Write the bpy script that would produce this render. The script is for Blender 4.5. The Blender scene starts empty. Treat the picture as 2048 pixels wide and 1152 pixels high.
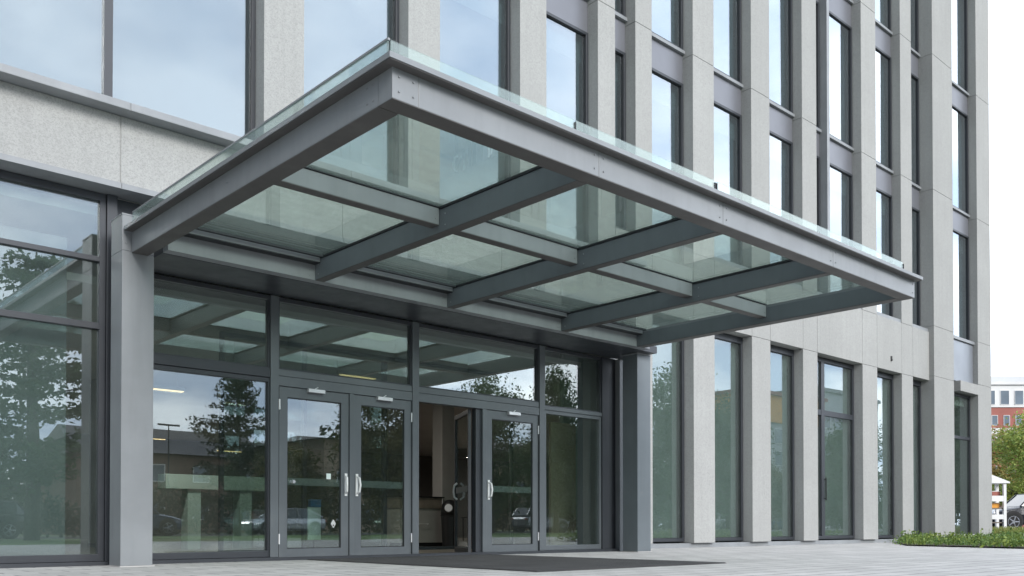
import bpy, math, random
from mathutils import Vector, Matrix
R = math.radians
scn = bpy.context.scene
C = scn.collection

# ------------------------------------------------------------------ materials
def new_mat(name):
    m = bpy.data.materials.new(name); m.use_nodes = True
    nt = m.node_tree; nt.nodes.clear()
    out = nt.nodes.new('ShaderNodeOutputMaterial')
    return m, nt, out

def nd(nt, kind, **kw):
    n = nt.nodes.new(kind)
    for k, v in kw.items():
        if k.startswith('i_'):
            n.inputs[k[2:].replace('_', ' ')].default_value = v
        else:
            setattr(n, k, v)
    return n

def math_node(nt, op, a, b=None, c=None, clamp=False):
    n = nt.nodes.new('ShaderNodeMath'); n.operation = op; n.use_clamp = clamp
    for i, v in enumerate((a, b, c)):
        if v is None: continue
        if isinstance(v, (int, float)): n.inputs[i].default_value = v
        else: nt.links.new(v, n.inputs[i])
    return n.outputs[0]

def mixcol(nt, fac, a, b):
    n = nt.nodes.new('ShaderNodeMix'); n.data_type = 'RGBA'
    for sock, v in ((n.inputs[0], fac), (n.inputs[6], a), (n.inputs[7], b)):
        if isinstance(v, (int, float)): sock.default_value = v
        elif isinstance(v, tuple): sock.default_value = (*v[:3], 1)
        else: nt.links.new(v, sock)
    return n.outputs[2]

def ramp(nt, src, lo, hi):
    n = nt.nodes.new('ShaderNodeMapRange'); n.inputs[1].default_value = lo; n.inputs[2].default_value = hi
    nt.links.new(src, n.inputs[0]); return n.outputs[0]

def noise(nt, vec, scale, detail=4, rough=.55):
    n = nt.nodes.new('ShaderNodeTexNoise'); n.inputs['Scale'].default_value = scale
    n.inputs['Detail'].default_value = detail; n.inputs['Roughness'].default_value = rough
    nt.links.new(vec, n.inputs['Vector']); return n.outputs[0]

def paint(name, col, rough=.5, var=.12, scale=3.0, metallic=0.0, bump=0.0, bscale=60, spec=.5, fine=0.0, streak=0.0):
    """painted / plain surface with a soft mottling, faint streaks and an optional fine bump"""
    m, nt, out = new_mat(name)
    tc = nt.nodes.new('ShaderNodeTexCoord'); v = tc.outputs['Object']
    b = nt.nodes.new('ShaderNodeBsdfPrincipled')
    b.inputs['Metallic'].default_value = metallic
    b.inputs['Specular IOR Level'].default_value = spec
    f = ramp(nt, noise(nt, v, scale, 5), .3, .7)
    lo = tuple(c * (1 - var) for c in col); hi = tuple(min(1, c * (1 + var)) for c in col)
    c = mixcol(nt, f, lo, hi)
    if streak:
        mp = nt.nodes.new('ShaderNodeMapping'); mp.inputs['Scale'].default_value = (7, 7, .6); nt.links.new(v, mp.inputs[0])
        c = mixcol(nt, math_node(nt, 'MULTIPLY', ramp(nt, noise(nt, mp.outputs[0], 1, 6, .6), .48, .74), streak), c, tuple(x * .55 for x in col))
        c = mixcol(nt, math_node(nt, 'MULTIPLY', ramp(nt, noise(nt, v, 5, 6, .7), .55, .8), streak * .6), c, (.30, .29, .27))
    if fine:
        g = ramp(nt, noise(nt, v, 240, 2), .3, .7)
        c = mixcol(nt, g, mixcol(nt, fine, c, (0.0, 0.0, 0.0)), c)
    nt.links.new(c, b.inputs['Base Color'])
    r = math_node(nt, 'MULTIPLY_ADD', noise(nt, v, scale * 2.3, 4), .25, rough - .12)
    nt.links.new(r, b.inputs['Roughness'])
    if bump:
        bn = nd(nt, 'ShaderNodeBump', i_Strength=bump, i_Distance=.01)
        nt.links.new(noise(nt, v, bscale, 3), bn.inputs['Height']); nt.links.new(bn.outputs[0], b.inputs['Normal'])
    nt.links.new(b.outputs[0], out.inputs[0])
    return m

def stone_mat(name, col):
    m, nt, out = new_mat(name)
    tc = nt.nodes.new('ShaderNodeTexCoord'); v = tc.outputs['Object']
    b = nt.nodes.new('ShaderNodeBsdfPrincipled'); b.inputs['Roughness'].default_value = .95
    b.inputs['Specular IOR Level'].default_value = .08
    big = ramp(nt, noise(nt, v, .9, 6), .3, .72)
    mid = ramp(nt, noise(nt, v, 14, 5, .7), .25, .75)
    mp = nt.nodes.new('ShaderNodeMapping'); mp.inputs['Scale'].default_value = (9, 9, .35); nt.links.new(v, mp.inputs[0])
    streak = ramp(nt, noise(nt, mp.outputs[0], 1, 5), .45, .75)
    vo = nt.nodes.new('ShaderNodeTexVoronoi'); vo.inputs['Scale'].default_value = 85; nt.links.new(v, vo.inputs['Vector'])
    sp = nt.nodes.new('ShaderNodeSeparateColor'); nt.links.new(vo.outputs['Color'], sp.inputs[0])
    grain = sp.outputs[0]
    vo2 = nt.nodes.new('ShaderNodeTexVoronoi'); vo2.inputs['Scale'].default_value = 34; nt.links.new(v, vo2.inputs['Vector'])
    sp2 = nt.nodes.new('ShaderNodeSeparateColor'); nt.links.new(vo2.outputs['Color'], sp2.inputs[0])
    pc = nt.nodes.new('ShaderNodeSeparateXYZ'); nt.links.new(v, pc.inputs[0])
    wn = nt.nodes.new('ShaderNodeTexWhiteNoise'); wn.noise_dimensions = '1D'
    nt.links.new(math_node(nt, 'FLOOR', math_node(nt, 'MULTIPLY', pc.outputs[0], .43)), wn.inputs['W'])
    c = mixcol(nt, big, tuple(x * .92 for x in col), tuple(x * 1.05 for x in col))
    c = mixcol(nt, math_node(nt, 'MULTIPLY', streak, .30), c, tuple(x * .7 for x in col))
    c = mixcol(nt, math_node(nt, 'MULTIPLY', mid, .35), c, tuple(x * .80 for x in col))
    c = mixcol(nt, math_node(nt, 'MULTIPLY', math_node(nt, 'POWER', grain, 2.0), .55), c, tuple(x * .58 for x in col))
    c = mixcol(nt, math_node(nt, 'MULTIPLY', math_node(nt, 'POWER', sp2.outputs[1], 3.0), .20), c, tuple(x * .55 for x in col))
    c = mixcol(nt, math_node(nt, 'MULTIPLY', wn.outputs[0], .2), c, tuple(x * .6 for x in col))
    nt.links.new(c, b.inputs['Base Color'])
    bn = nd(nt, 'ShaderNodeBump', i_Strength=.25, i_Distance=.004)
    nt.links.new(noise(nt, v, 120, 4), bn.inputs['Height']); nt.links.new(bn.outputs[0], b.inputs['Normal'])
    nt.links.new(b.outputs[0], out.inputs[0])
    return m

def glass_mat(name, r0, tint, refl=(1, 1, 1), wave=.0, dirt_haze=.0, pw=4.0):
    """thin pane: clear or tinted see-through with an angle dependent mirror (Schlick), same on both faces"""
    m, nt, out = new_mat(name)
    ge = nt.nodes.new('ShaderNodeNewGeometry')
    dt = nd(nt, 'ShaderNodeVectorMath', operation='DOT_PRODUCT')
    nt.links.new(ge.outputs['Normal'], dt.inputs[0]); nt.links.new(ge.outputs['Incoming'], dt.inputs[1])
    c = math_node(nt, 'ABSOLUTE', dt.outputs['Value'])
    p = math_node(nt, 'POWER', math_node(nt, 'SUBTRACT', 1.0, c, clamp=True), pw)
    fac = math_node(nt, 'MULTIPLY_ADD', p, 1 - r0, r0, clamp=True)
    tr = nt.nodes.new('ShaderNodeBsdfTransparent'); tr.inputs[0].default_value = (*tint, 1)
    gl = nt.nodes.new('ShaderNodeBsdfGlossy'); gl.inputs['Roughness'].default_value = .0; gl.inputs[0].default_value = (*refl, 1)
    tc = nt.nodes.new('ShaderNodeTexCoord')
    if wave:
        bn = nd(nt, 'ShaderNodeBump', i_Strength=wave, i_Distance=.02)
        nt.links.new(noise(nt, tc.outputs['Object'], 1.1, 1), bn.inputs['Height']); nt.links.new(bn.outputs[0], gl.inputs['Normal'])
    mx = nt.nodes.new('ShaderNodeMixShader'); nt.links.new(fac, mx.inputs[0])
    nt.links.new(tr.outputs[0], mx.inputs[1]); nt.links.new(gl.outputs[0], mx.inputs[2])
    last = mx.outputs[0]
    if dirt_haze:
        df = nt.nodes.new('ShaderNodeBsdfDiffuse'); df.inputs[0].default_value = (.54, .61, .58, 1)
        mp = nt.nodes.new('ShaderNodeMapping'); mp.inputs['Scale'].default_value = (1.2, 5, 1); nt.links.new(tc.outputs['Object'], mp.inputs[0])
        f = math_node(nt, 'MULTIPLY', math_node(nt, 'MULTIPLY_ADD', ramp(nt, noise(nt, mp.outputs[0], 2.2, 6, .65), .3, .8), .55, .3), dirt_haze)
        m2 = nt.nodes.new('ShaderNodeMixShader'); nt.links.new(f, m2.inputs[0])
        nt.links.new(last, m2.inputs[1]); nt.links.new(df.outputs[0], m2.inputs[2]); last = m2.outputs[0]
    nt.links.new(last, out.inputs[0])
    return m

def glow_mat(name, col, strength):
    m, nt, out = new_mat(name)
    e = nt.nodes.new('ShaderNodeEmission'); e.inputs[0].default_value = (*col, 1); e.inputs[1].default_value = strength
    nt.links.new(e.outputs[0], out.inputs[0]); return m

def leaf_mat(name, a, b, c):
    m, nt, out = new_mat(name)
    ge = nt.nodes.new('ShaderNodeNewGeometry'); tc = nt.nodes.new('ShaderNodeTexCoord')
    big = ramp(nt, noise(nt, tc.outputs['Object'], .9, 3), .35, .65)
    col = mixcol(nt, ge.outputs['Random Per Island'], a, b)
    col = mixcol(nt, math_node(nt, 'MULTIPLY', big, .7), col, c)
    d = nt.nodes.new('ShaderNodeBsdfPrincipled'); d.inputs['Roughness'].default_value = .6
    d.inputs['Specular IOR Level'].default_value = .3
    nt.links.new(col, d.inputs['Base Color'])
    t = nt.nodes.new('ShaderNodeBsdfTranslucent'); nt.links.new(col, t.inputs[0])
    mx = nt.nodes.new('ShaderNodeMixShader'); mx.inputs[0].default_value = .25
    nt.links.new(d.outputs[0], mx.inputs[1]); nt.links.new(t.outputs[0], mx.inputs[2]); nt.links.new(mx.outputs[0], out.inputs[0])
    return m

def paving_mat():
    m, nt, out = new_mat('plaza paving')
    tc = nt.nodes.new('ShaderNodeTexCoord'); v = tc.outputs['Object']
    br = nt.nodes.new('ShaderNodeTexBrick')
    br.inputs['Scale'].default_value = 1; br.inputs['Brick Width'].default_value = .60; br.inputs['Row Height'].default_value = .30
    br.inputs['Mortar Size'].default_value = .013; br.inputs['Mortar Smooth'].default_value = .25; br.offset = .5
    br.inputs['Color1'].default_value = (.40, .39, .373, 1); br.inputs['Color2'].default_value = (.53, .516, .494, 1)
    br.inputs['Mortar'].default_value = (.06, .058, .055, 1)
    nt.links.new(v, br.inputs['Vector'])
    big = ramp(nt, noise(nt, v, .35, 6, .6), .3, .7)
    fine = ramp(nt, noise(nt, v, 40, 4, .7), .25, .75)
    c = mixcol(nt, math_node(nt, 'MULTIPLY', big, .25), br.outputs[0], (.34, .332, .316))
    c = mixcol(nt, math_node(nt, 'MULTIPLY', fine, .3), c, (.32, .312, .298))
    st = ramp(nt, noise(nt, v, 1.3, 6, .7), .56, .78)
    c = mixcol(nt, math_node(nt, 'MULTIPLY', st, .35), c, (.20, .19, .175))
    vg = nt.nodes.new('ShaderNodeTexVoronoi'); vg.inputs['Scale'].default_value = 2.3; nt.links.new(v, vg.inputs['Vector'])
    c = mixcol(nt, math_node(nt, 'MULTIPLY', math_node(nt, 'LESS_THAN', vg.outputs['Distance'], .055), .55), c, (.10, .10, .10))
    b = nt.nodes.new('ShaderNodeBsdfPrincipled'); nt.links.new(c, b.inputs['Base Color'])
    b.inputs['Roughness'].default_value = .75; b.inputs['Specular IOR Level'].default_value = .25
    h = math_node(nt, 'MULTIPLY_ADD', br.outputs['Fac'], -1.0, math_node(nt, 'MULTIPLY', noise(nt, v, 25, 4), .25))
    bn = nd(nt, 'ShaderNodeBump', i_Strength=.35, i_Distance=.006); nt.links.new(h, bn.inputs['Height'])
    nt.links.new(bn.outputs[0], b.inputs['Normal']); nt.links.new(b.outputs[0], out.inputs[0])
    return m

M = {}
M['stone'] = stone_mat('pale granite cladding', (.405, .408, .396))
M['joint'] = paint('dark joint', (.05, .05, .05), .9)
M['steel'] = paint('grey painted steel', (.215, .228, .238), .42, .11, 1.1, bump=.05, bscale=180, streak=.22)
M['steel_shaded'] = paint('grey steel with shade in colour', (.125, .145, .158), .42, .11, 1.1, bump=.05, bscale=180, streak=.18)  # darker copy of the steel, shade of left-facing sides put into the colour
M['shade_plate'] = paint('dark brown grey underside shade', (.075, .071, .068), .5, .12, 2, streak=.15)  # for dark sheets under the canopy steel, underside shade put into the colour
M['trim'] = paint('grey trim', (.235, .247, .258), .45, .1, 2, streak=.2)
M['frame'] = paint('dark frame', (.036, .040, .047), .4, .08, 2)
M['doorframe'] = paint('door frame grey', (.105, .118, .128), .42, .08, 2, streak=.15)
M['spandrel'] = paint('spandrel metal', (.175, .18, .20), .38, .07, .8, metallic=.25)
M['panel'] = paint('light metal panel', (.25, .27, .30), .35, .05, .8, metallic=.3)
M['gasket'] = paint('black gasket', (.015, .017, .02), .5)
M['alu'] = paint('brushed aluminium', (.72, .72, .73), .35, .05, 9, metallic=.5)
M['steelbright'] = paint('bright steel', (.75, .75, .76), .22, .04, 9, metallic=.9)
M['white'] = paint('white paint', (.78, .78, .77), .5, .04, 2)
M['glass_up'] = glass_mat('upper window glass', .20, (.58, .66, .68), (.92, .96, 1.0), .02, 0, 2.3)
M['glass_gr'] = glass_mat('ground window glass', .17, (.70, .765, .745), (.93, .97, 1.0), .02, .06)  # film is dust, and also puts the lit rooms' haze on ground and door glass
M['glass_door'] = glass_mat('door glass', .15, (.76, .83, .80), (.95, .98, 1.0), .02, .025)
M['glass_roof'] = glass_mat('canopy glass', .035, (.82, .89, .855), (.97, 1, .98), 0, .30)
M['glass_tr'] = glass_mat('transom glass', .27, (.70, .77, .75), (.96, .99, .98), .02, .05)
M['glass_clear'] = glass_mat('upstand glass', .07, (.88, .94, .92), (.95, 1, .98), 0, .28)
M['frost'] = paint('frosted film', (.19, .20, .205), .8)
M['lobbyfloor'] = paint('lobby floor', (.17, .145, .12), .35, .2, 2)
M['lobbywall'] = paint('lobby wall', (.18, .175, .165), .7, .08, .8)
M['lobbyceil'] = paint('lobby ceiling', (.74, .73, .70), .8, .05, 1)
M['darkroom'] = paint('office interior', (.34, .37, .38), .8, .2, .5)
M['greenwall'] = paint('pale blind', (.30, .36, .34), .8, .1, .6)
M['taupe'] = paint('taupe laminate', (.30, .29, .27), .55, .06, 3)
M['wood'] = paint('oak veneer', (.17, .145, .115), .5, .2, 5)
M['black'] = paint('black plastic', (.012, .012, .013), .35, .1, 4)
M['palegreen'] = paint('pale green panel', (.46, .55, .51), .6, .05, 2)
M['blue'] = paint('blue plastic', (.03, .17, .38), .4, .05, 3)
M['paper'] = paint('paper', (.68, .76, .73), .8, .04, 5)
M['lamp'] = glow_mat('warm lamp', (1.0, .66, .32), 1.2)
M['mat'] = paint('entrance mat', (.052, .050, .050), .95, .3, 1.6, bump=.6, bscale=300, fine=.5)
M['paving'] = paving_mat()
M['asphalt'] = paint('asphalt', (.055, .055, .057), .85, .2, 2, bump=.3, bscale=200)
M['earth'] = paint('soil', (.06, .048, .036), .95, .3, 4, bump=.5, bscale=40)
M['meadow'] = paint('meadow', (.085, .11, .04), .95, .3, .4)
M['lawn'] = paint('lawn turf', (.075, .13, .03), .95, .25, .8, bump=.5, bscale=80)
M['concrete'] = paint('pale concrete', (.42, .41, .40), .85, .08, 2, bump=.15)
M['bark'] = paint('bark', (.075, .06, .048), .9, .3, 8, bump=.6, bscale=30)
M['leaf_dark'] = leaf_mat('dark needles', (.018, .035, .014), (.04, .06, .02), (.03, .045, .02))
M['leaf_green'] = leaf_mat('green leaves', (.035, .075, .02), (.075, .12, .035), (.06, .10, .03))
M['leaf_olive'] = leaf_mat('olive autumn leaves', (.09, .085, .02), (.15, .12, .03), (.08, .09, .025))
M['leaf_autumn'] = leaf_mat('autumn leaves', (.16, .27, .055), (.44, .42, .11), (.25, .36, .09))
M['leaf_red'] = leaf_mat('red autumn leaves', (.28, .16, .06), (.42, .30, .09), (.20, .24, .06))
M['leaf_cover'] = leaf_mat('ground cover leaves', (.06, .12, .03), (.30, .36, .07), (.07, .16, .05))
M['leaf_straw'] = leaf_mat('straw grass', (.20, .24, .06), (.34, .30, .10), (.16, .22, .05))
M['brick_red'] = paint('red render', (.36, .13, .105), .8, .12, .3)  # red paled so that distance haze is put into the colour
M['render_white'] = paint('white render', (.74, .74, .73), .8, .05, .2)
M['render_grey'] = paint('grey render', (.52, .53, .54), .8, .05, .2)
M['brown'] = paint('brown brick', (.19, .12, .085), .85, .2, 1.5)
M['tan'] = paint('tan render', (.36, .28, .20), .85, .12, .5)
M['roof_tile'] = paint('roof tiles', (.10, .095, .10), .8, .2, 3)
M['orange'] = paint('orange cladding', (.75, .33, .04), .6, .1, 1)
M['farglass'] = paint('distant window glass', (.16, .20, .24), .12, .2, .3)
M['car_black'] = paint('black car paint', (.014, .016, .022), .18, .05, 1)
M['car_white'] = paint('white car paint', (.75, .76, .77), .22, .03, 1)
M['car_silver'] = paint('silver car paint', (.42, .44, .47), .25, .04, 1, metallic=.5)
M['car_blue'] = paint('blue car paint', (.03, .06, .13), .2, .05, 1)
M['car_red'] = paint('maroon car paint', (.16, .045, .04), .25, .05, 1)
M['car_glass'] = paint('car glass', (.03, .04, .045), .06, .1, 1, spec=.8)
M['tyre'] = paint('tyre rubber', (.018, .018, .018), .85)

# ------------------------------------------------------------------ mesh helpers
ORI = {}
class MB:
    def __init__(s): s.v = []; s.f = []
    def add(s, vs, fs):
        n = len(s.v); s.v += [tuple(p) for p in vs]; s.f += [tuple(i + n for i in q) for q in fs]; return s
    def box(s, x0, x1, y0, y1, z0, z1):
        return s.add([(x0,y0,z0),(x1,y0,z0),(x1,y1,z0),(x0,y1,z0),(x0,y0,z1),(x1,y0,z1),(x1,y1,z1),(x0,y1,z1)],
                     [(0,3,2,1),(4,5,6,7),(0,1,5,4),(1,2,6,5),(2,3,7,6),(3,0,4,7)])
    def rings(s, rs):
        n = len(rs[0]); vs = [p for r in rs for p in r]; fs = []
        for i in range(len(rs) - 1):
            for k in range(n):
                a = i*n+k; b = i*n+(k+1) % n
                fs.append((a, b, b+n, a+n))
        fs.append(tuple(range(n-1, -1, -1))); fs.append(tuple((len(rs)-1)*n+k for k in range(n)))
        return s.add(vs, fs)
    def pier(s, x0, x1, y0, y1, z0, z1, joints=(), g=.006, d=.012):
        """one stone shaft, with a real groove at each joint height"""
        def r(z, i): return [(x0+i,y0+i,z),(x1-i,y0+i,z),(x1-i,y1,z),(x0+i,y1,z)]
        rs = [r(z0, 0)]
        for j in sorted(joints):
            if z0 < j < z1: rs += [r(j-g,0), r(j-g,d), r(j+g,d), r(j+g,0)]
        rs.append(r(z1, 0)); return s.rings(rs)
    def band(s, x0, x1, y0, y1, z0, z1, joints=(), g=.006, d=.012):
        def r(x, i): return [(x,y0+i,z0),(x,y1,z0),(x,y1,z1),(x,y0+i,z1)]
        rs = [r(x0, 0)]
        for j in sorted(joints):
            if x0 < j < x1: rs += [r(j-g,0), r(j-g,d), r(j+g,d), r(j+g,0)]
        rs.append(r(x1, 0)); return s.rings(rs)
    def frame(s, x0, x1, z0, z1, y0, y1, l, r, b, t):
        o = [(x0,z0),(x1,z0),(x1,z1),(x0,z1)]; i = [(x0+l,z0+b),(x1-r,z0+b),(x1-r,z1-t),(x0+l,z1-t)]
        vs = [(x,y0,z) for x,z in o]+[(x,y0,z) for x,z in i]+[(x,y1,z) for x,z in o]+[(x,y1,z) for x,z in i]
        fs = []
        for k in range(4):
            n = (k+1) % 4
            fs += [(k,n,4+n,4+k),(8+k,12+k,12+n,8+n),(k,8+k,8+n,n),(4+k,4+n,12+n,12+k)]
        return s.add(vs, fs)
    def tube(s, p0, p1, r0, r1=None, n=8):
        r1 = r0 if r1 is None else r1
        p0, p1 = Vector(p0), Vector(p1); d = (p1-p0).normalized()
        a = d.orthogonal().normalized(); b = d.cross(a)
        return s.rings([[p0+(a*math.cos(t)+b*math.sin(t))*r0 for t in [2*math.pi*k/n for k in range(n)]],
                        [p1+(a*math.cos(t)+b*math.sin(t))*r1 for t in [2*math.pi*k/n for k in range(n)]]])
    def path(s, pts, rad, n=8):
        pts = [Vector(p) for p in pts]; rs = []
        for i, p in enumerate(pts):
            d = (pts[min(i+1, len(pts)-1)]-pts[max(i-1, 0)]).normalized()
            a = d.cross(Vector((1, .01, .02))).normalized(); b = d.cross(a)
            rr = rad[i] if isinstance(rad, (list, tuple)) else rad
            rs.append([p+(a*math.cos(t)+b*math.sin(t))*rr for t in [2*math.pi*k/n for k in range(n)]])
        return s.rings(rs)
    def lathe(s, c, prof, n=20):
        return s.rings([[(c[0]+r*math.cos(2*math.pi*k/n), c[1]+r*math.sin(2*math.pi*k/n), c[2]+z) for k in range(n)] for r, z in prof])
    def build(s, name, mat, parent=None, bevel=0, smooth=False):
        o0 = ORI.get(parent.name, (0,0,0)) if parent else (0,0,0)
        me = bpy.data.meshes.new(name)
        me.from_pydata([(x-o0[0], y-o0[1], z-o0[2]) for x, y, z in s.v], [], s.f); me.update()
        me.materials.append(mat)
        if smooth: me.polygons.foreach_set('use_smooth', [True]*len(me.polygons))
        o = bpy.data.objects.new(name, me); C.objects.link(o)
        if parent: o.parent = parent; ORI[o.name] = o0
        if bevel:
            b = o.modifiers.new('bevel', 'BEVEL'); b.width = bevel; b.segments = 2; b.limit_method = 'ANGLE'; b.angle_limit = R(40)
        return o

def box(*a): return MB().box(*a)

def tag(o, label, cat, group=None, kind=None):
    if label: o['label'] = label
    if cat: o['category'] = cat
    if group: o['group'] = group
    if kind: o['kind'] = kind
    return o

def thing(name, loc, label, cat, group=None, rz=0, world=True):
    """empty at the base; world=True: parts are given in world coordinates"""
    o = bpy.data.objects.new(name, None); C.objects.link(o); o.location = loc; o.rotation_euler = (0, 0, rz)
    o.empty_display_size = .3
    ORI[o.name] = tuple(loc) if world else (0, 0, 0)
    return tag(o, label, cat, group)

def copy_tree(o, parent=None):
    c = o.copy(); C.objects.link(c)
    if parent: c.parent = parent
    for ch in [x for x in C.objects if x.parent == o]: copy_tree(ch, c)
    return c

def struct(name, mb, mat):
    o = mb.build(name, mat); o['kind'] = 'structure'; return o

# ------------------------------------------------------------------ camera
HEAD = 47.4376; PITCH = .0145
cam = bpy.data.cameras.new('camera'); co = bpy.data.objects.new('camera', cam); C.objects.link(co)
co.location = (0, 0, .46); co.rotation_euler = (R(90)+PITCH, 0, R(HEAD-90))
cam.sensor_width = 36; cam.lens = 32.2207; cam.shift_x = 0; cam.shift_y = .21993
cam.clip_start = .05; cam.clip_end = 5000
scn.camera = co

# ------------------------------------------------------------------ light and sky
SUN_EL, SUN_AZ = 28, -99          # azimuth measured from +X towards +Y
sd = Vector((math.cos(R(SUN_EL))*math.cos(R(SUN_AZ)), math.cos(R(SUN_EL))*math.sin(R(SUN_AZ)), math.sin(R(SUN_EL))))
sl = bpy.data.lights.new('sun', 'SUN'); sl.energy = 1.5; sl.angle = R(24); sl.color = (1, .985, .955)
so = bpy.data.objects.new('sun', sl); C.objects.link(so); so.rotation_euler = sd.to_track_quat('Z', 'Y').to_euler(); so.location = (40, -40, 60)
w = bpy.data.worlds.new('World'); scn.world = w; w.use_nodes = True
nt = w.node_tree; nt.nodes.clear()
wo = nt.nodes.new('ShaderNodeOutputWorld'); bg = nt.nodes.new('ShaderNodeBackground'); bg.inputs[1].default_value = .13
sky = nt.nodes.new('ShaderNodeTexSky'); sky.sky_type = 'NISHITA'; sky.sun_disc = False
sky.sun_elevation = R(SUN_EL); sky.sun_rotation = R(90-SUN_AZ); sky.air_density = 1.0; sky.dust_density = 2.0
tc = nt.nodes.new('ShaderNodeTexCoord'); d = tc.outputs['Generated']
sx = nt.nodes.new('ShaderNodeSeparateXYZ'); nt.links.new(d, sx.inputs[0])
den = math_node(nt, 'ADD', math_node(nt, 'MAXIMUM', sx.outputs[2], 0.0), .22)
cx = math_node(nt, 'DIVIDE', sx.outputs[0], den); cy = math_node(nt, 'DIVIDE', sx.outputs[1], den)
cv = nt.nodes.new('ShaderNodeCombineXYZ'); nt.links.new(cx, cv.inputs[0]); nt.links.new(cy, cv.inputs[1])
n1 = ramp(nt, noise(nt, cv.outputs[0], 1.9, 7, .52), .38, .62)
n2 = ramp(nt, noise(nt, cv.outputs[0], .55, 3, .5), .38, .62)
az = nd(nt, 'ShaderNodeVectorMath', operation='DOT_PRODUCT'); nt.links.new(d, az.inputs[0]); az.inputs[1].default_value = (.95, .22, .15)
azf = ramp(nt, az.outputs['Value'], -.2, .92)
azf = math_node(nt, 'POWER', azf, 1.3)
body = mixcol(nt, n1, (2.7, 3.5, 5.0), (7.4, 8.05, 9.0))
body = mixcol(nt, azf, body, mixcol(nt, n1, (6.0, 7.2, 9.2), (12.5, 12.8, 13.3)))
dimf = ramp(nt, math_node(nt, 'MULTIPLY', sx.outputs[0], -1.0), -.05, .55)
body = mixcol(nt, math_node(nt, 'MULTIPLY', dimf, .95), body, (.8, 1.0, 1.3))
body2 = mixcol(nt, math_node(nt, 'MULTIPLY', n2, .22), body, sky.outputs[0])
nt.links.new(body2, bg.inputs[0]); nt.links.new(bg.outputs[0], wo.inputs[0])
scn.view_settings.view_transform = 'Standard'; scn.view_settings.look = 'None'
scn.view_settings.exposure = 1.12; scn.view_settings.gamma = 1
scn.cycles.use_denoising = True
scn.cycles.max_bounces = 14; scn.cycles.transparent_max_bounces = 24; scn.cycles.glossy_bounces = 6; scn.cycles.diffuse_bounces = 4
scn.cycles.sample_clamp_indirect = 6

# ------------------------------------------------------------------ ground
struct('ground', box(-900, 1500, -1200, 1500, -.5, -.012), M['meadow'])
struct('plaza', MB().add([(-60,-4.5,0),(20.5,-4.5,0),(34.1,-4.5,0),(34.1,12.6,0),(-60,12.6,0)], [(0,1,2,3,4)]), M['paving'])
struct('lawn', MB().add([(-60,-20,-.003),(140,-20,-.003),(140,-4.5,-.003),(-60,-4.5,-.003)], [(0,1,2,3)]), M['lawn'])
struct('road', MB().add([(-120,-33,-.007),(220,-33,-.007),(220,-20,-.007),(-120,-20,-.007)], [(0,1,2,3)]), M['asphalt'])
struct('planting_bed', MB().add([(19.4,3.2,.03),(33.3,3.2,.03),(33.3,10.25,.03),(26.45,10.25,.03),(26.45,11.85,.03),(25.6,11.85,.03),(21.55,9.65,.03),(20.4,6.7,.03)], [(0,1,2,3,4,5,6,7)]), M['earth'])
struct('parking_terrace', box(34.2, 200, -4.4, 160, -.3, .25), M['asphalt'])
struct('raised_bed', box(26.6, 34.2, 10.5, 11.98, -.05, .12), M['earth'])

# ------------------------------------------------------------------ office building
B = thing('office_building', (13.7, 12, 0), 'pale granite office building with tall narrow windows behind the glass canopy', 'building')
PIERS = [(-5.8,-5.16),(.1,.74),(6.2,6.845),(8.74,9.39),(11.22,11.89),(13.31,13.82),(14.45,14.98),(16.4,17.18),(18.68,19.47),(20.98,21.69),(24.12,24.98),(26.53,27.26)]
JT = (10.8, 14.98, 19.1)
YP, YF, YG = 12.0, 12.255, 12.30
TOP = 23.6
ZBT, ZLB = 6.43, 4.94           # top of the stone band, underside of the lintel
def stone(name, mb): return mb.build(name, M['stone'], B, bevel=.008)
for i, (a, b) in enumerate(PIERS):
    if b < 13: stone('pier', MB().pier(a, b, YP, 12.42, 5.36, TOP-.6, JT))
    elif i < 6: stone('pier', MB().pier(a, b, YP, 12.42, 0.03, TOP-.6, JT+(ZLB,)))
    else:
        stone('pier', MB().pier(a, b, YP, 12.42, ZBT+.006, TOP-.6, JT))
        stone('pier', MB().pier(a, b, YP, 12.42, .10, ZLB-.006))
WX = (28.40, 29.87)             # the broad pier stands proud
stone('pier', MB().pier(WX[0], WX[1], 11.85, 12.42, .10, TOP-.6, JT+(ZLB+.12, 6.6)))
CX = (32.22, 33.36)
stone('pier', MB().pier(CX[0], CX[1], YP, 12.9, .10, TOP-.6, JT+(5.22, 6.65)))
stone('stone_band', MB().band(13.83, WX[0], YP, 12.42, ZLB, ZBT, (14.98, 16.4, 17.18, 18.68, 19.47, 20.98, 21.69, 24.12, 24.98, 26.53, 27.26)))
stone('lintel', MB().box(30.75, CX[0], 11.99, 12.38, 4.86, 5.2))
stone('parapet', MB().band(-6.5, 33.36, 11.98, 12.5, TOP-.59, TOP, (0, 6, 12, 18, 24, 30)))
stone('side_wall', MB().band(33.0, 33.36, 12.91, 34, 0, TOP, ()))
stone('side_wall', MB().box(-6.5, -6.1, 12.0, 34, 0, TOP))
stone('rear_wall', MB().box(-6.09, 32.99, 33.6, 34, 0, TOP))
box(-6.09, 32.99, 12.51, 33.59, TOP-.9, TOP-.6).build('roof', M['concrete'], B)
# plinth strip under the right part
box(13.25, 33.36, 12.09, 12.45, 0, .095).build('plinth', M['trim'], B)
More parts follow.
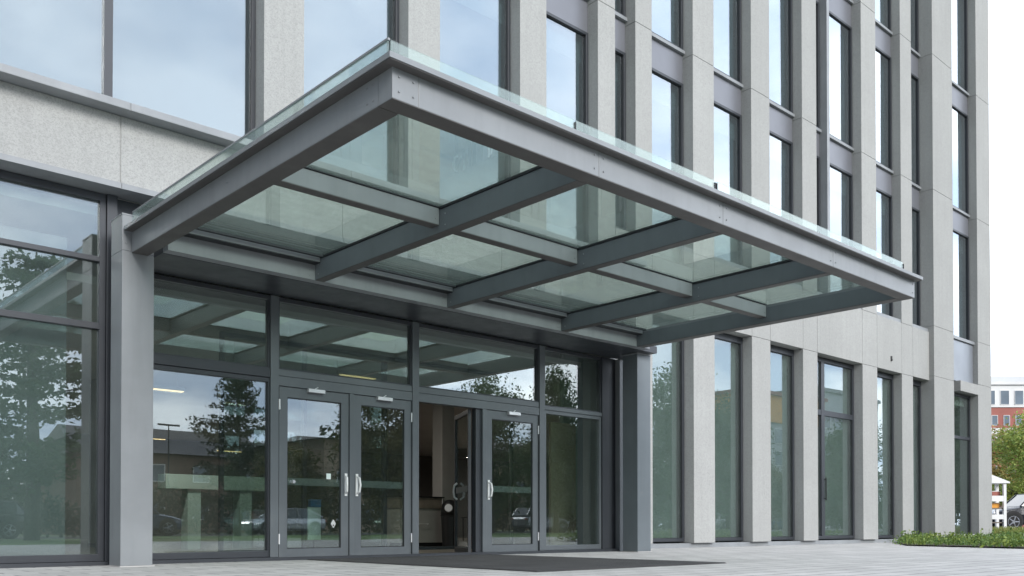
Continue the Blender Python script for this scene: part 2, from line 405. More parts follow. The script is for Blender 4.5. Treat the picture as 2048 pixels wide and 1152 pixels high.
# the projecting ground floor front
stone('stone_band', MB().band(-6.4, 13.3, 11.03, 11.98, 4.50, 5.30, (-3, .45, 3.865, 6.9, 9.9)))
MB().band(-6.4, 13.32, 10.99, 11.36, 4.43, 4.497, (-3, .45, 3.865, 6.9, 9.9)).build('band_flashing', M['trim'], B)
MB().band(-6.4, 13.34, 10.81, 11.98, 5.303, 5.395, (-3, .45, 3.9, 6.9, 9.9)).build('coping', M['trim'], B, bevel=.006)
stone('side_wall', MB().box(13.02, 13.3, 11.45, 11.99, 0.02, 4.49))
# interior: floors and dark rooms behind the glass
for z in (9.70, 14.45, 18.6):
    box(-6.09, 32.99, 12.45, 20, z, z+.5).build('floor_slab', M['lobbyceil'], B)
box(-6.09, 32.99, 15.2, 15.4, 5.5, TOP-.9).build('office_partition', M['darkroom'], B)
box(-6.09, 32.99, 12.45, 20, 4.5, 4.9).build('floor_slab', M['lobbyceil'], B)
box(13.3, 32.99, 12.95, 13.05, .02, 4.49).build('ground_partition', M['greenwall'], B)
box(13.3, 32.99, 12.45, 12.94, .0, .06).build('ground_floor', M['lobbyfloor'], B)

M['fill_blind'] = paint('brightening office blind', (.50, .54, .56), .8, .15, .25)
_nt = M['fill_blind'].node_tree; _b = [n for n in _nt.nodes if n.type == 'BSDF_PRINCIPLED'][0]; _oi = _nt.nodes.new('ShaderNodeObjectInfo')
_l = _b.inputs['Base Color'].links[0].from_socket; _nt.links.new(mixcol(_nt, math_node(_nt, 'MULTIPLY', _oi.outputs['Random'], .5), _l, (.24, .27, .29)), _b.inputs['Base Color'])
def window(x0, x1, z0, z1, glass, yf=YF, w=.06, bars=(), mull=(), t=None, pane_y=None):
    mb = MB().frame(x0+.003, x1-.003, z0, z1, yf, yf+.10, w, w, w, t or w)
    for zb, hb in bars: mb.box(x0+w, x1-w, yf+.004, yf+.096, zb, zb+hb)
    for xb, wb in mull: mb.box(xb, xb+wb, yf-.003, yf+.098, z0+w, z1-(t or w))
    fr = mb.build('window', M['frame'], B, bevel=.004)
    py = pane_y or yf+.045
    if glass is M['glass_up']: box(x0+w, x1-w, yf+.20, yf+.21, z0+w, z1-w).build('blind', M['fill_blind'], fr)  # pale blind added to lift the brightness seen behind the upper glass
    tilt(box(x0+w*.6, x1-w*.6, py, py+.012, z0+w*.6, z1-w*.6).build('pane', glass, fr))
    g = MB().frame(x0+w, x1-w, z0+w, z1-(t or w), yf+.022, py-.001, .012, .012, .012, .012); g.build('gasket', M['gasket'], fr)
    return fr

prng = random.Random(3)
def tilt(o, k=.0022):
    vs = o.data.vertices; xc = sum(v.co.x for v in vs)/8; zc = sum(v.co.z for v in vs)/8
    a, b = prng.uniform(-k, k), prng.uniform(-k, k)
    for v in vs: v.co.y += (v.co.x-xc)*a + (v.co.z-zc)*b
    return o
def spandrel(x0, x1, z0, z1):
    p = box(x0+.003, x1-.003, YF+.02, YF+.12, z0, z1-.075).build('spandrel_panel', M['spandrel'], B)
    box(x0+.003, x1-.003, YF-.05, YF+.13, z1-.073, z1).build('window_sill', M['trim'], p, bevel=.004)

ROWS = [(None, 10.24), (10.955, 14.36), (15.085, 18.50), (19.21, 22.62)]
gaps = []
allp = PIERS + [WX]
for (a, b), (c, e) in zip(allp[:-1], allp[1:]): gaps.append((b, c))
for (x0, x1) in gaps:
    wide = x1-x0 > 3
    for k, (z0, z1) in enumerate(ROWS):
        if z0 is None: z0 = 5.40 if x0 < 13 else ZBT+.10
        mull = []
        if wide and x0 > 20: mull = []
        elif wide: n = round((x1-x0)/2.0); mull = [(x0+(x1-x0)*(i/n)-.055, .11) for i in range(1, n)] if x0 < 0 else [(2.10, .11), (4.08, .11)]
        if x0 > 21.6 and x1 < 24.2:
            window(x0, 22.33, z0, z1, M['glass_up']); window(22.465, x1, z0, z1, M['glass_up'])
        else: window(x0, x1, z0, z1, M['glass_up'], mull=mull)
        if k < 3:
            if x0 > 21.6 and x1 < 24.2: spandrel(x0, 22.33, z1+.002, ROWS[k+1][0]-.002); spandrel(22.465, x1, z1+.002, ROWS[k+1][0]-.002)
            else: spandrel(x0, x1, z1+.002, ROWS[k+1][0]-.002)
    if x0 > 14: box(x0+.003, x1-.003, YP+.02, YF+.13, ZBT+.003, ZBT+.097).build('window_sill', M['trim'], B, bevel=.004)
box(22.332, 22.463, 12.05, 12.40, ZBT+.1, TOP-.62).build('facade_fin', M['trim'], B, bevel=.004)
# bay beside the corner pier
box(29.88, 30.28, 12.10, 12.4, 6.66, TOP-.62).build('facade_fin', M['frame'], B)
box(29.88, 32.21, 12.16, 12.30, 5.215, 6.55).build('metal_panel', M['panel'], B)
box(29.88, 32.21, 12.10, 12.32, 6.555, 6.65).build('window_sill', M['trim'], B)
for k, (z0, z1) in enumerate(ROWS):
    window(30.285, 32.21, z0 or 6.66, z1, M['glass_up'])
    if k < 3: spandrel(30.285, 32.21, z1+.002, ROWS[k+1][0]-.002)
window(29.88, 32.21, .12, 4.82, M['glass_gr'], bars=((3.35, .10),), mull=((30.62, .07),))
# ground floor windows of the right part
GW = [(13.83,14.45),(14.98,16.4),(17.18,18.68),(19.47,20.98),(24.98,26.53),(27.26,28.40)]
M['blind'] = paint('grey green blind', (.37, .385, .375), .8, .12, .7)
for x0, x1 in GW:
    wn = window(x0, x1, .13, ZLB-.01, M['glass_gr'], w=.07, t=.15)
    box(x0+.07, x1-.07, YF+.16, YF+.17, .2, ZLB-.15).build('blind', M['blind'], wn)
sw = window(21.69, 24.12, .13, ZLB-.01, M['glass_gr'], w=.08, t=.12, bars=((3.40, .14),), mull=((22.33, .17),))
box(21.78, 24.04, YF+.16, YF+.17, .2, ZLB-.15).build('blind', M['blind'], sw)
MB().tube((22.46, 12.20, 1.15), (22.46, 12.20, 1.75), .018).tube((22.46, 12.20, 1.2), (22.46, 12.25, 1.2), .012).tube((22.46, 12.20, 1.7), (22.46, 12.25, 1.7), .012).build('handle', M['black'], sw)
# small sensor box fixed to the stone band
MB().box(25.80, 25.86, 11.972, 11.999, 5.22, 5.36).box(25.812, 25.848, 11.955, 11.972, 5.23, 5.27).build('wall_sensor', M['joint'], B)

# ---- ground floor glazing of the projecting front (left of the column and the entrance)
YE = 11.30
def bar(name, *a, mat='frame'): return box(*a).build(name, M[mat], B, bevel=.004)
def pane(parent, x0, x1, z0, z1, mat='glass_door', y=YE+.04):
    return tilt(box(x0-.02, x1+.02, y, y+.012, z0-.02, z1+.02).build('pane', M[mat], parent), .0012)
box(-6.4, 13.02, 11.22, 11.45, 0, .045).build('threshold', M['frame'], B)
bar('mullion', 3.80, 3.92, YE-.03, YE+.12, .046, 4.428)
bar('mullion', .48, .60, YE-.03, YE+.12, .046, 4.428)
bar('mullion', -2.82, -2.70, YE-.03, YE+.12, .046, 4.428)
M['blind_left'] = paint('grey blind', (.25, .275, .285), .8, .12, .7)
def shopwin(x0, x1, zs, glass, w=.07, rail=.085):
    """a fixed light: outer frame with cross bars; one pane per light"""
    mb = MB().frame(x0+.003, x1-.003, .048, 4.426, YE, YE+.09, w, w, rail, .09)
    for z, h in zs: mb.box(x0+w, x1-w, YE-.006, YE+.086, z, z+h)
    fr = mb.build('window', M['frame'], B, bevel=.004)
    edges = [.048+rail] + [q for z, h in zs for q in (z, z+h)] + [4.34]
    for i in range(0, len(edges), 2): pane(fr, x0+w, x1-w, edges[i], edges[i+1], glass)
    box(x0+w, x1-w-.28, YE+.30, YE+.31, .10, 3.9).build('blind', M['blind_left'], fr)
shopwin(.60, 3.80, ((2.80, .075), (3.605, .06)), 'glass_gr')
shopwin(-2.70, .48, ((2.80, .075), (3.605, .06)), 'glass_gr')
shopwin(-6.1, -2.82, ((2.80, .075), (3.605, .06)), 'glass_gr')
ZS = 3.585                        # soffit height over the entrance
bar('mullion', 5.94, 6.06, YE-.03, YE+.12, .046, ZS, mat='doorframe')
bar('mullion', 8.30, 8.42, YE-.03, YE+.12, .046, ZS, mat='doorframe')
bar('mullion', 11.0, 11.13, YE-.03, YE+.12, .046, ZS, mat='doorframe')
bar('mullion', 12.61, 12.79, YE-.03, YE+.12, .046, ZS)
bar('jamb_panel', 12.793, 13.0, YE+.0, YE+.14, .046, ZS)
bar('jamb_post', 13.01, 13.2, YE-.10, YE+.14, .0, ZS, mat='steel')
def light(x0, x1, z0, z1, glass='glass_door', b=.02, t=.06, s=.02, mat='frame'):
    fr = MB().frame(x0+.002, x1-.002, z0, z1, YE, YE+.09, s, s, b, t).build('window', M[mat], B, bevel=.004)
    pane(fr, x0+s, x1-s, z0+b, z1-t, glass); return fr
bar('transom', 3.922, 5.938, YE-.02, YE+.11, 2.47, 2.59)
bar('transom', 6.062, 8.298, YE-.02, YE+.11, 2.375, 2.505, mat='doorframe')
bar('transom', 8.422, 10.998, YE-.02, YE+.11, 2.375, 2.505, mat='doorframe')
bar('transom', 6.062, 8.298, YE-.014, YE+.11, 2.511, 2.60, mat='doorframe')
bar('transom', 8.422, 10.998, YE-.014, YE+.11, 2.511, 2.60, mat='doorframe')
bar('transom', 11.132, 12.608, YE-.02, YE+.11, 2.485, 2.55, mat='doorframe')
light(3.922, 5.938, 2.592, ZS, 'glass_tr'); light(6.062, 8.298, 2.602, ZS, 'glass_tr'); light(8.422, 10.998, 2.602, ZS, 'glass_tr'); light(11.132, 12.608, 2.552, ZS)
LW = light(3.922, 5.938, .048, 2.468, b=.085); light(11.132, 12.608, .048, 2.483, b=.085, s=.05, mat='doorframe')
bar('door_post', 7.19, 7.265, YE-.02, YE+.11, .046, 2.373, mat='doorframe')
bar('door_post', 9.715, 9.80, YE-.02, YE+.11, .046, 2.373, mat='doorframe')
bar('door_post', 9.60, 9.713, YE+.02, YE+.12, .046, 2.373, mat='frame')
FR = 1.055
def handle(p, x, sgn, y=YE):
    h = MB().box(x-.02, x+.02, y-.012, y+.01, .90, 1.22)
    h.path([(x+sgn*.0, y-.012, .94), (x+sgn*.012, y-.055, .96), (x+sgn*.02, y-.07, 1.06), (x+sgn*.012, y-.055, 1.16), (x, y-.012, 1.18)], .016)
    return h.build('handle', M['white'], p, smooth=False)
def door(x0, x1, hand, sl=.125, sr=.125):
    d = MB().frame(x0+.006, x1-.006, .02, 2.37, YE, YE+.055, sl, sr, .135, .14).build('door', M['doorframe'], B, bevel=.004)
    pane(d, x0+sl, x1-sr, .155, 2.23, y=YE+.022)
    MB().frame(x0+sl, x1-sr, .155, 2.23, YE+.006, YE+.021, .012, .012, .012, .012).build('gasket', M['gasket'], d)
    box(x0+sl+.002, x1-sr-.002, YE+.036, YE+.039, 1.03, 1.13).build('frosted_strip', M['frost'], d)
    hx = x1-.055 if hand > 0 else x0+.055
    handle(d, hx, -hand)
    m = (x0+x1)/2
    MB().box(m-.13, m+.13, YE-.06, YE-.002, 2.325, 2.375).tube((m-.03, YE-.05, 2.376), (m+.03, YE-.03, 2.405), .008).build('closer', M['alu'], d, bevel=.004)
    kx = x0+.006 if hand > 0 else x1-.006
    MB().tube((kx, YE-.010, .22), (kx, YE-.010, .36), .011).build('hinge', M['alu'], d)
    MB().tube((kx, YE-.010, 2.05), (kx, YE-.010, 2.19), .011).build('hinge', M['alu'], d)
    return d
D1 = door(6.075, 7.19, 1); D2 = door(7.265, 8.30, -1); D4 = door(9.80, 10.99, -1)
box(6.83, 6.90, YE+.016, YE+.0205, 1.13, 1.21).build('paper_notice', M['paper'], D1)
MB().tube((6.30, YE+.0205, 1.075), (6.30, YE-.02, 1.075), .032, .024, 16).build('lock', M['steelbright'], D1, smooth=False)
em = MB()                                   # small white line emblem on the glass
for (a, b) in (((0,.055),(.035,0)),((.035,0),(0,-.055)),((0,-.055),(-.035,0)),((-.035,0),(0,.055)),((-.02,.02),(.02,-.02)),((-.02,-.02),(.02,.02)),((-.012,.038),(.03,-.012)),((-.03,-.012),(.012,.038))):
    em.tube((6.945+a[0], YE+.018, .50+a[1]), (6.945+b[0], YE+.018, .50+b[1]), .0045, n=5)
em.build('glass_emblem', M['white'], D1)
# open leaf swung inwards
D3 = MB()
y0, y1 = YE+.13, YE+1.20
def ring_yz(mb, x0, x1, y0, y1, z0, z1, s, b, t):
    o = [(y0,z0),(y1,z0),(y1,z1),(y0,z1)]; i = [(y0+s,z0+b),(y1-s,z0+b),(y1-s,z1-t),(y0+s,z1-t)]
    vs = [(x0,a,c) for a,c in o]+[(x0,a,c) for a,c in i]+[(x1,a,c) for a,c in o]+[(x1,a,c) for a,c in i]; fs = []
    for k in range(4):
        n = (k+1) % 4
        fs += [(k,4+k,4+n,n),(8+k,8+n,12+n,12+k),(k,n,8+n,8+k),(4+k,12+k,12+n,4+n)]
    return mb.add(vs, fs)
ring_yz(D3, 9.535, 9.59, y0, y1, .02, 2.37, .05, .09, .07)
HP, HA = Vector((9.56, y0, 0)), R(-27)
def swing(mb):
    mb.v = [tuple(HP+Matrix.Rotation(HA, 3, 'Z') @ (Vector(p)-HP)) for p in mb.v]; return mb
D3 = swing(D3).build('door', M['frame'], B, bevel=.004)
swing(box(9.557, 9.567, y0+.04, y1-.04, .10, 2.31)).build('pane', M['glass_door'], D3)
swing(box(9.552, 9.556, y0+.05, y1-.05, 1.03, 1.13)).build('frosted_strip', M['frost'], D3)
swing(MB().path([(9.53, y1-.25, .92), (9.48, y1-.25, .96), (9.465, y1-.25, 1.06), (9.48, y1-.25, 1.16), (9.53, y1-.25, 1.20)], .018)).build('handle', M['white'], D3)
# closing panels above the soffit
box(3.92, 13.2, 11.38, 11.46, 3.9, 4.428).build('fascia_panel', M['frame'], B)
box(3.92, 13.0, 11.43, 12.44, 4.30, 4.49).build('lobby_bulkhead', M['lobbyceil'], B)
# lobby
box(-6.09, 32.9, 13.06, 32.89, -.02, .015).build('lobby_floor', M['lobbyfloor'], B)
box(-6.09, 13.29, 11.46, 13.058, -.02, .015).build('lobby_floor', M['lobbyfloor'], B)
box(-6.09, 32.9, 13.06, 32.89, 3.62, 3.72).build('lobby_ceiling', M['lobbyceil'], B)
box(-6.09, 13.29, 12.45, 13.058, 3.62, 3.72).build('lobby_ceiling', M['lobbyceil'], B)
box(-6.09, 13.29, 11.46, 12.44, 4.2, 4.29).build('lobby_ceiling', M['lobbyceil'], B)
box(-6.09, 32.9, 32.9, 33.0, .016, 3.6).build('lobby_wall', M['lobbywall'], B)
def gpillar(x, y, s=.42): 
    p = box(x-s/2, x+s/2, y-s/2, y+s/2, .10, 3.61).build('lobby_pillar', M['taupe'], B, bevel=.01)
    box(x-s/2-.01, x+s/2+.01, y-s/2-.01, y+s/2+.01, .016, .099).build('skirting', M['black'], p)
box(12.30, 12.98, 12.30, 12.36, .016, 2.45).build('lobby_screen', M['tan'], B)
gpillar(13.1, 16.6, .36); gpillar(6.9, 20.5, .5); gpillar(2.2, 16.5, .5)
# inner glass screen of the vestibule
iv = MB().frame(6.5, 12.9, .016, 3.60, 14.0, 14.08, .06, .06, .06, .06).box(9.65, 9.73, 14.0, 14.08, .08, 3.5).box(8.0, 8.06, 14.0, 14.08, .08, 3.5).build('inner_screen', M['frame'], B)
box(6.55, 9.65, 14.035, 14.047, .07, 3.54).build('pane', M['glass_door'], iv)

# ------------------------------------------------------------------ canopy
K = thing('entrance_canopy', (8.2, 8.2, 0), 'grey steel canopy with glass roof on two square columns over the doors', 'canopy')
def kp(name, mb, mat='steel', bevel=.006): return mb.build(name, M[mat], K, bevel=bevel)
XL0, XL1, XR0, XR1 = 3.862, 4.05, 12.38, 12.56
YF0, YF1 = 5.50, 5.68
ZB, ZT = 3.60, 3.832
def bolts(mb, pts, ax):
    for p in pts:
        p = Vector(p); mb.tube(p, p+Vector(ax)*.008, .0085, .0065, 8)
    return mb
c1 = kp('column', MB().pier(3.76, 4.123, 10.655, 11.01, 0.012, 4.02, (3.61,), g=.004, d=.006))
box(3.745, 4.14, 10.63, 11.03, 0, .011).build('base_plate', M['concrete'], c1)
box(3.755, 4.128, 10.65, 11.015, 4.021, 4.035).build('cap', M['trim'], c1)
bolts(MB(), [(3.80, 10.654, 3.80), (3.80, 10.654, 3.70), (3.85, 10.654, 3.86)], (0,-1,0)).build('bolt', M['trim'], c1)
c2 = kp('column', MB().pier(12.80, 13.17, 10.60, 10.95, .012, 3.572, ()), 'steel_shaded')  # right column takes the steel copy that holds shade in its colour
box(12.78, 13.19, 10.58, 10.97, 0, .011).build('base_plate', M['concrete'], c2)
box(12.79, 13.18, 10.59, 10.96, 3.574, 3.592).build('cap', M['trim'], c2)
fb = kp('front_beam', MB().band(XL0, XR1, YF0, YF1, ZB, ZT, (4.10, 6.11, 8.03, 10.32), g=.003, d=.005))
bolts(MB(), [(x+dx, YF0-.001, z) for x in (6.11, 8.03, 10.32) for dx in (-.06, .06) for z in (3.66, 3.78)] + [(3.92, YF0-.001, 3.66), (3.92, YF0-.001, 3.77), (4.05, YF0-.001, 3.66), (4.05, YF0-.001, 3.77), (12.5, YF0-.001, 3.66), (12.5, YF0-.001, 3.78)], (0,-1,0)).build('bolt', M['steel'], fb)
lb = kp('edge_beam', box(XL0, XL1, YF1+.003, 10.652, ZB, ZT))
bolts(MB(), [(XL0-.001, y, z) for y in (5.75, 5.83) for z in (3.66, 3.78)] + [(XL0-.001, 8.2, 3.72)], (-1,0,0)).build('bolt', M['steel'], lb)
rbm = kp('edge_beam', box(XR0, XR1, YF1+.003, 10.266, ZB, ZT), 'steel_shaded')
box(XR0+.003, XR1-.003, YF1+.006, 10.262, ZB-.006, ZB-.0005).build('underside_shade', M['shade_plate'], rbm)  # thin dark sheet added as the shade on the underside
box(XL0+.003, XL1-.003, YF1+.006, 10.648, ZB-.006, ZB-.0005).build('underside_shade', M['shade_plate'], lb)
box(XL0+.003, XR1-.003, YF0+.003, YF1-.001, ZB-.006, ZB-.0005).build('underside_shade', M['shade_plate'], fb)
XB = [(6.02, 6.15), (8.165, 8.29), (10.50, 10.625)]
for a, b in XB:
    cb = kp('cross_beam', box(a, b, YF1+.003, 10.266, ZB, 3.845), 'steel_shaded')
    box(a+.003, b-.003, YF1+.006, 10.262, ZB-.006, ZB-.0005).build('underside_shade', M['shade_plate'], cb)
    box(a-.012, b+.012, YF1+.02, 10.25, 3.847, 3.872).build('glazing_bar', M['gasket'], cb)
    bolts(MB(), [(a-.001, y, z) for y in (7.60, 10.18) for z in (3.66, 3.78)], (-1,0,0)).build('bolt', M['trim'], cb)
SPANS = [(XL1, XB[0][0]), (XB[0][1], XB[1][0]), (XB[1][1], XB[2][0]), (XB[2][1], XR0)]
for a, b in SPANS:
    pu = kp('purlin', box(a+.003, b-.003, 7.70, 7.835, 3.68, 3.86))
    box(a+.006, b-.006, 7.703, 7.832, 3.674, 3.6795).build('underside_shade', M['shade_plate'], pu)
    box(a+.01, b-.01, 7.685, 7.845, 3.862, 3.874).build('glazing_bar', M['gasket'], pu)
    bolts(MB(), [(b-.05, 7.699, 3.74)], (0,-1,0)).build('bolt', M['trim'], pu)
    kp('rear_rail', box(a+.005, b-.005, 10.05, 10.10, 3.845, 3.872), 'gasket', 0)
    rfl = kp('rear_flashing', box(a+.005, b-.005, 10.13, 10.262, 3.80, 3.868), 'trim', 0)
    box(a+.006, b-.006, 10.132, 10.26, 3.790, 3.7995).build('gasket', M['gasket'], rfl)
    for y0, y1 in ((YF0+.03, 7.748), (7.762, 10.26)):
        gp = box(max(a-.06, XL0+.06), min(b+.06, XR1-.06), y0, y1, 3.876, 3.894).build('glass_pane', M['glass_roof'], K)
        MB().box(a+.02, b-.02, y1-.035, y1-.015, 3.8655, 3.8755).build('seal', M['gasket'], gp)
rb = kp('rear_beam', MB().band(4.13, 12.74, 10.27, 10.42, ZB, 3.845, (6.085, 8.23, 10.56), g=.002, d=.003))
bolts(MB(), [(x+dx, 10.269, z) for x, _ in XB for dx in (-.07, .19) for z in (3.65, 3.72)] + [(12.3, 10.269, 3.66), (12.3, 10.269, 3.74)], (0,-1,0)).build('bolt', M['trim'], rb)
kp('soffit', MB().band(4.126, 13.14, 10.423, 11.28, 3.595, 3.72, (6.1, 8.24, 10.57), g=.002, d=.003), 'frame')
kp('soffit', box(4.126, 13.14, 11.0, 11.375, 3.722, 3.9), 'frame')
# gutter trim round three sides (one ring, open at the back)
g = MB()
pts_o = [(3.768, 10.63), (3.768, 5.40), (12.60, 5.40), (12.60, 10.63)]; pts_i = [(4.00, 10.63), (4.00, 5.63), (12.42, 5.63), (12.42, 10.63)]
vs = [(x,y,z) for z in (3.834, 3.8755) for x,y in pts_o] + [(x,y,z) for z in (3.834, 3.8755) for x,y in pts_i]; fs = []
for k in range(3):
    fs += [(k,k+1,5+k,4+k)[::-1], (8+k,8+k+1,12+k+1,12+k), (k,8+k,9+k,k+1), (4+k,5+k,13+k,12+k)]
fs += [(0,4,12,8), (3,11,15,7)]
g.add(vs, fs); gt = kp('gutter_trim', g, 'steel', 0)
box(3.775, 12.59, 5.408, 5.497, 3.826, 3.8335).build('trim_shade', M['shade_plate'], gt)  # shade under the trim lip, put in as a dark sheet
box(3.775, 3.860, 5.499, 10.62, 3.826, 3.8335).build('trim_shade', M['shade_plate'], gt)
for a, b in ((3.88, 5.84), (5.86, 7.94), (8.00, 12.30)):
    kp('upstand_glass', box(a, b, 5.545, 5.557, 3.895, 4.05), 'glass_clear', 0)
for x in (5.85, 7.955, 7.985, 12.32): kp('glass_clamp', box(x-.006, x+.006, 5.538, 5.564, 3.88, 4.03), 'gasket', 0)
sg = kp('upstand_glass', box(3.86, 3.872, 5.56, 10.62, 3.88, 4.045), 'glass_clear', 0)
box(3.855, 3.877, 5.55, 10.62, 4.046, 4.062).build('rail_cap', M['trim'], sg)

# ------------------------------------------------------------------ things by the door and in the lobby
mt = MB(); mt.add([(6.42,11.15,.002),(6.42,6.62,.002),(9.72,6.62,.002),(9.72,11.15,.002),(6.44,11.13,.014),(6.44,6.64,.014),(9.70,6.64,.014),(9.70,11.13,.014)],
                 [(0,1,5,4),(1,2,6,5),(2,3,7,6),(3,0,4,7),(4,5,6,7),(3,2,1,0)])
tag(mt.build('entrance_mat', M['mat']), 'large dark grey entrance mat lying on the paving before the doors', 'mat')

o = thing('reception_counter', (8.0, 17.4, .016), 'pale green open counter seen through the wide pane left of the doors', 'counter')
box(6.9, 9.15, 17.2, 17.6, 1.18, 1.46).build('counter_top', M['palegreen'], o, bevel=.01)
for x in (7.35, 8.42): box(x, x+.26, 17.25, 17.55, .016, 1.178).build('leg', M['palegreen'], o)

def chair(loc, rz, label):
    o = thing('chair', loc, label, 'chair', 'black chairs in the lobby', rz, world=False)
    box(-.22, .22, -.22, .22, .43, .47).build('seat', M['black'], o, bevel=.01)
    box(-.22, .22, .19, .23, .5, .92).build('backrest', M['black'], o, bevel=.01)
    for sx in (-.2, .2):
        for sy in (-.2, .2): MB().tube((sx, sy, 0), (sx*.9, sy*.9, .43), .014).build('leg', M['black'], o)
        MB().tube((sx, .2, .43), (sx, .21, .55), .014).build('back_post', M['black'], o)
    return o
chair((12.2, 25.6, .016), .4, 'black chair standing left of the dark lobby table')
chair((12.95, 25.9, .016), -1.2, 'black chair pushed against the right end of the dark lobby table')
o = thing('lobby_table', (12.5, 24.9, .016), 'thin dark table behind the wide glass pane left of the doors', 'table')
box(11.7, 13.1, 24.5, 25.2, .72, .75).build('table_top', M['black'], o)
for x in (11.75, 13.05):
    for y in (24.55, 25.15): MB().tube((x, y, .016), (x, y, .72), .02).build('leg', M['black'], o)

o = thing('notice_stand', (7.09, 12.1, .016), 'pale green notice board on a thin stand behind the first door', 'notice stand')
MB().lathe((7.09, 12.1, .016), [(.12,0),(.12,.012),(.02,.02),(.012,.03)], 20).build('base', M['black'], o)
MB().tube((7.09, 12.1, .04), (7.09, 12.1, .26), .012).build('pole', M['black'], o)
box(6.98, 7.20, 12.085, 12.115, .26, .75).build('board', M['paper'], o, bevel=.004)
o = thing('leaflet_box', (7.10, 12.1, .751), 'bright blue leaflet box on top of the pale green notice board', 'box')
box(7.01, 7.19, 12.06, 12.14, .751, .85).build('box_body', M['blue'], o, bevel=.006)
box(7.005, 7.195, 12.055, 12.145, .851, .865).build('lid', M['blue'], o, bevel=.004)

o = thing('service_cabinet', (12.3, 16.9, .016), 'taupe cabinet with oak top seen through the open doorway', 'cabinet')
box(11.7, 12.88, 16.35, 16.85, .10, .86).build('cabinet_body', M['taupe'], o, bevel=.006)
box(11.68, 12.90, 16.33, 16.87, .862, 1.10).build('drawer_front', M['wood'], o, bevel=.006)
box(11.66, 12.905, 16.31, 16.89, 1.102, 1.13).build('worktop', M['black'], o)
box(11.75, 12.85, 16.38, 16.82, .016, .099).build('kick_board', M['black'], o)
MB().tube((12.86, 16.33, .1), (12.86, 16.33, 1.1), .012).build('edge_strip', M['alu'], o)
MB().path([(12.2, 16.345, .50), (12.2, 16.31, .52), (12.45, 16.31, .52), (12.45, 16.345, .50)], .008).build('handle', M['alu'], o)
o = thing('litter_bin', (12.77, 15.95, .016), 'tall black bin with a domed lid beside the cabinet inside the open doorway', 'bin')
MB().lathe((12.77, 15.95, .016), [(.16,0),(.17,.02),(.20,.66),(.21,.68),(.21,.70)], 24).build('bin_body', M['black'], o, smooth=False)
MB().lathe((12.77, 15.95, .717), [(.205,0),(.20,.12),(.17,.24),(.10,.32),(.02,.34)], 24).build('lid', M['black'], o, smooth=True)
MB().tube((12.62, 15.80, .86), (12.58, 15.76, .87), .09, .085, 20).build('lid_emblem', M['alu'], o)

LP = [('at the left edge of the wide pane left of the doors', 6.4, 16.2, 2.9), ('before the mirrored conifer left of the doors', 13.3, 28.0, 2.9), ('just over the header of the second door', 10.0, 15.4, 3.43),
      ('higher of the two in the pane right of the doors', 19.9, 18.6, 2.9), ('lower of the two in the pane right of the doors', 26.0, 24.6, 2.9), ('deep behind the first pane, half hidden by the conifer', 12.0, 31.0, 3.43)]
for i, (lab, x, y, z) in enumerate(LP):
    o = thing('ceiling_light', (x, y, 3.62), 'lit warm linear lamp ' + lab, 'ceiling light', 'warm linear lamps under the lobby ceiling')
    box(x-.42, x+.42, y-.05, y+.05, z, z+.06).build('lamp_housing', M['alu'], o)
    box(x-.40, x+.40, y-.045, y+.045, z-.016, z-.001).build('diffuser', M['lamp'], o)
    la = bpy.data.lights.new('lamp_light', 'AREA'); la.shape = 'RECTANGLE'; la.size = 1.0; la.size_y = .08; la.energy = 26; la.color = (1, .96, .90)
    lo = bpy.data.objects.new('lamp_light', la); C.objects.link(lo); lo.location = (0, 0, z-.03-3.62); lo.parent = o
    for dx in (-.3, .3): MB().tube((x+dx, y, z+.06), (x+dx, y, 3.62), .006, n=6).build('hanger', M['alu'], o)

# ------------------------------------------------------------------ trees and planting
def leafquads(mb, c, n, rad, size, rng, flat=.7):
    for _ in range(n):
        p = Vector((rng.gauss(0, 1), rng.gauss(0, 1), rng.gauss(0, flat)))*rad*.5 + c
        a = Vector((rng.gauss(0,1), rng.gauss(0,1), rng.gauss(0,.7))).normalized(); b = a.orthogonal().normalized()
        b = (b*math.cos(t := rng.uniform(0, 6.28)) + a.cross(b)*math.sin(t))
        s = size*rng.uniform(.6, 1.3); a = a.cross(b)*s*.45; b = b*s
        mb.add([p-b*.5, p+a*.5, p+b*.5, p-a*.5], [(0,1,2,3)])

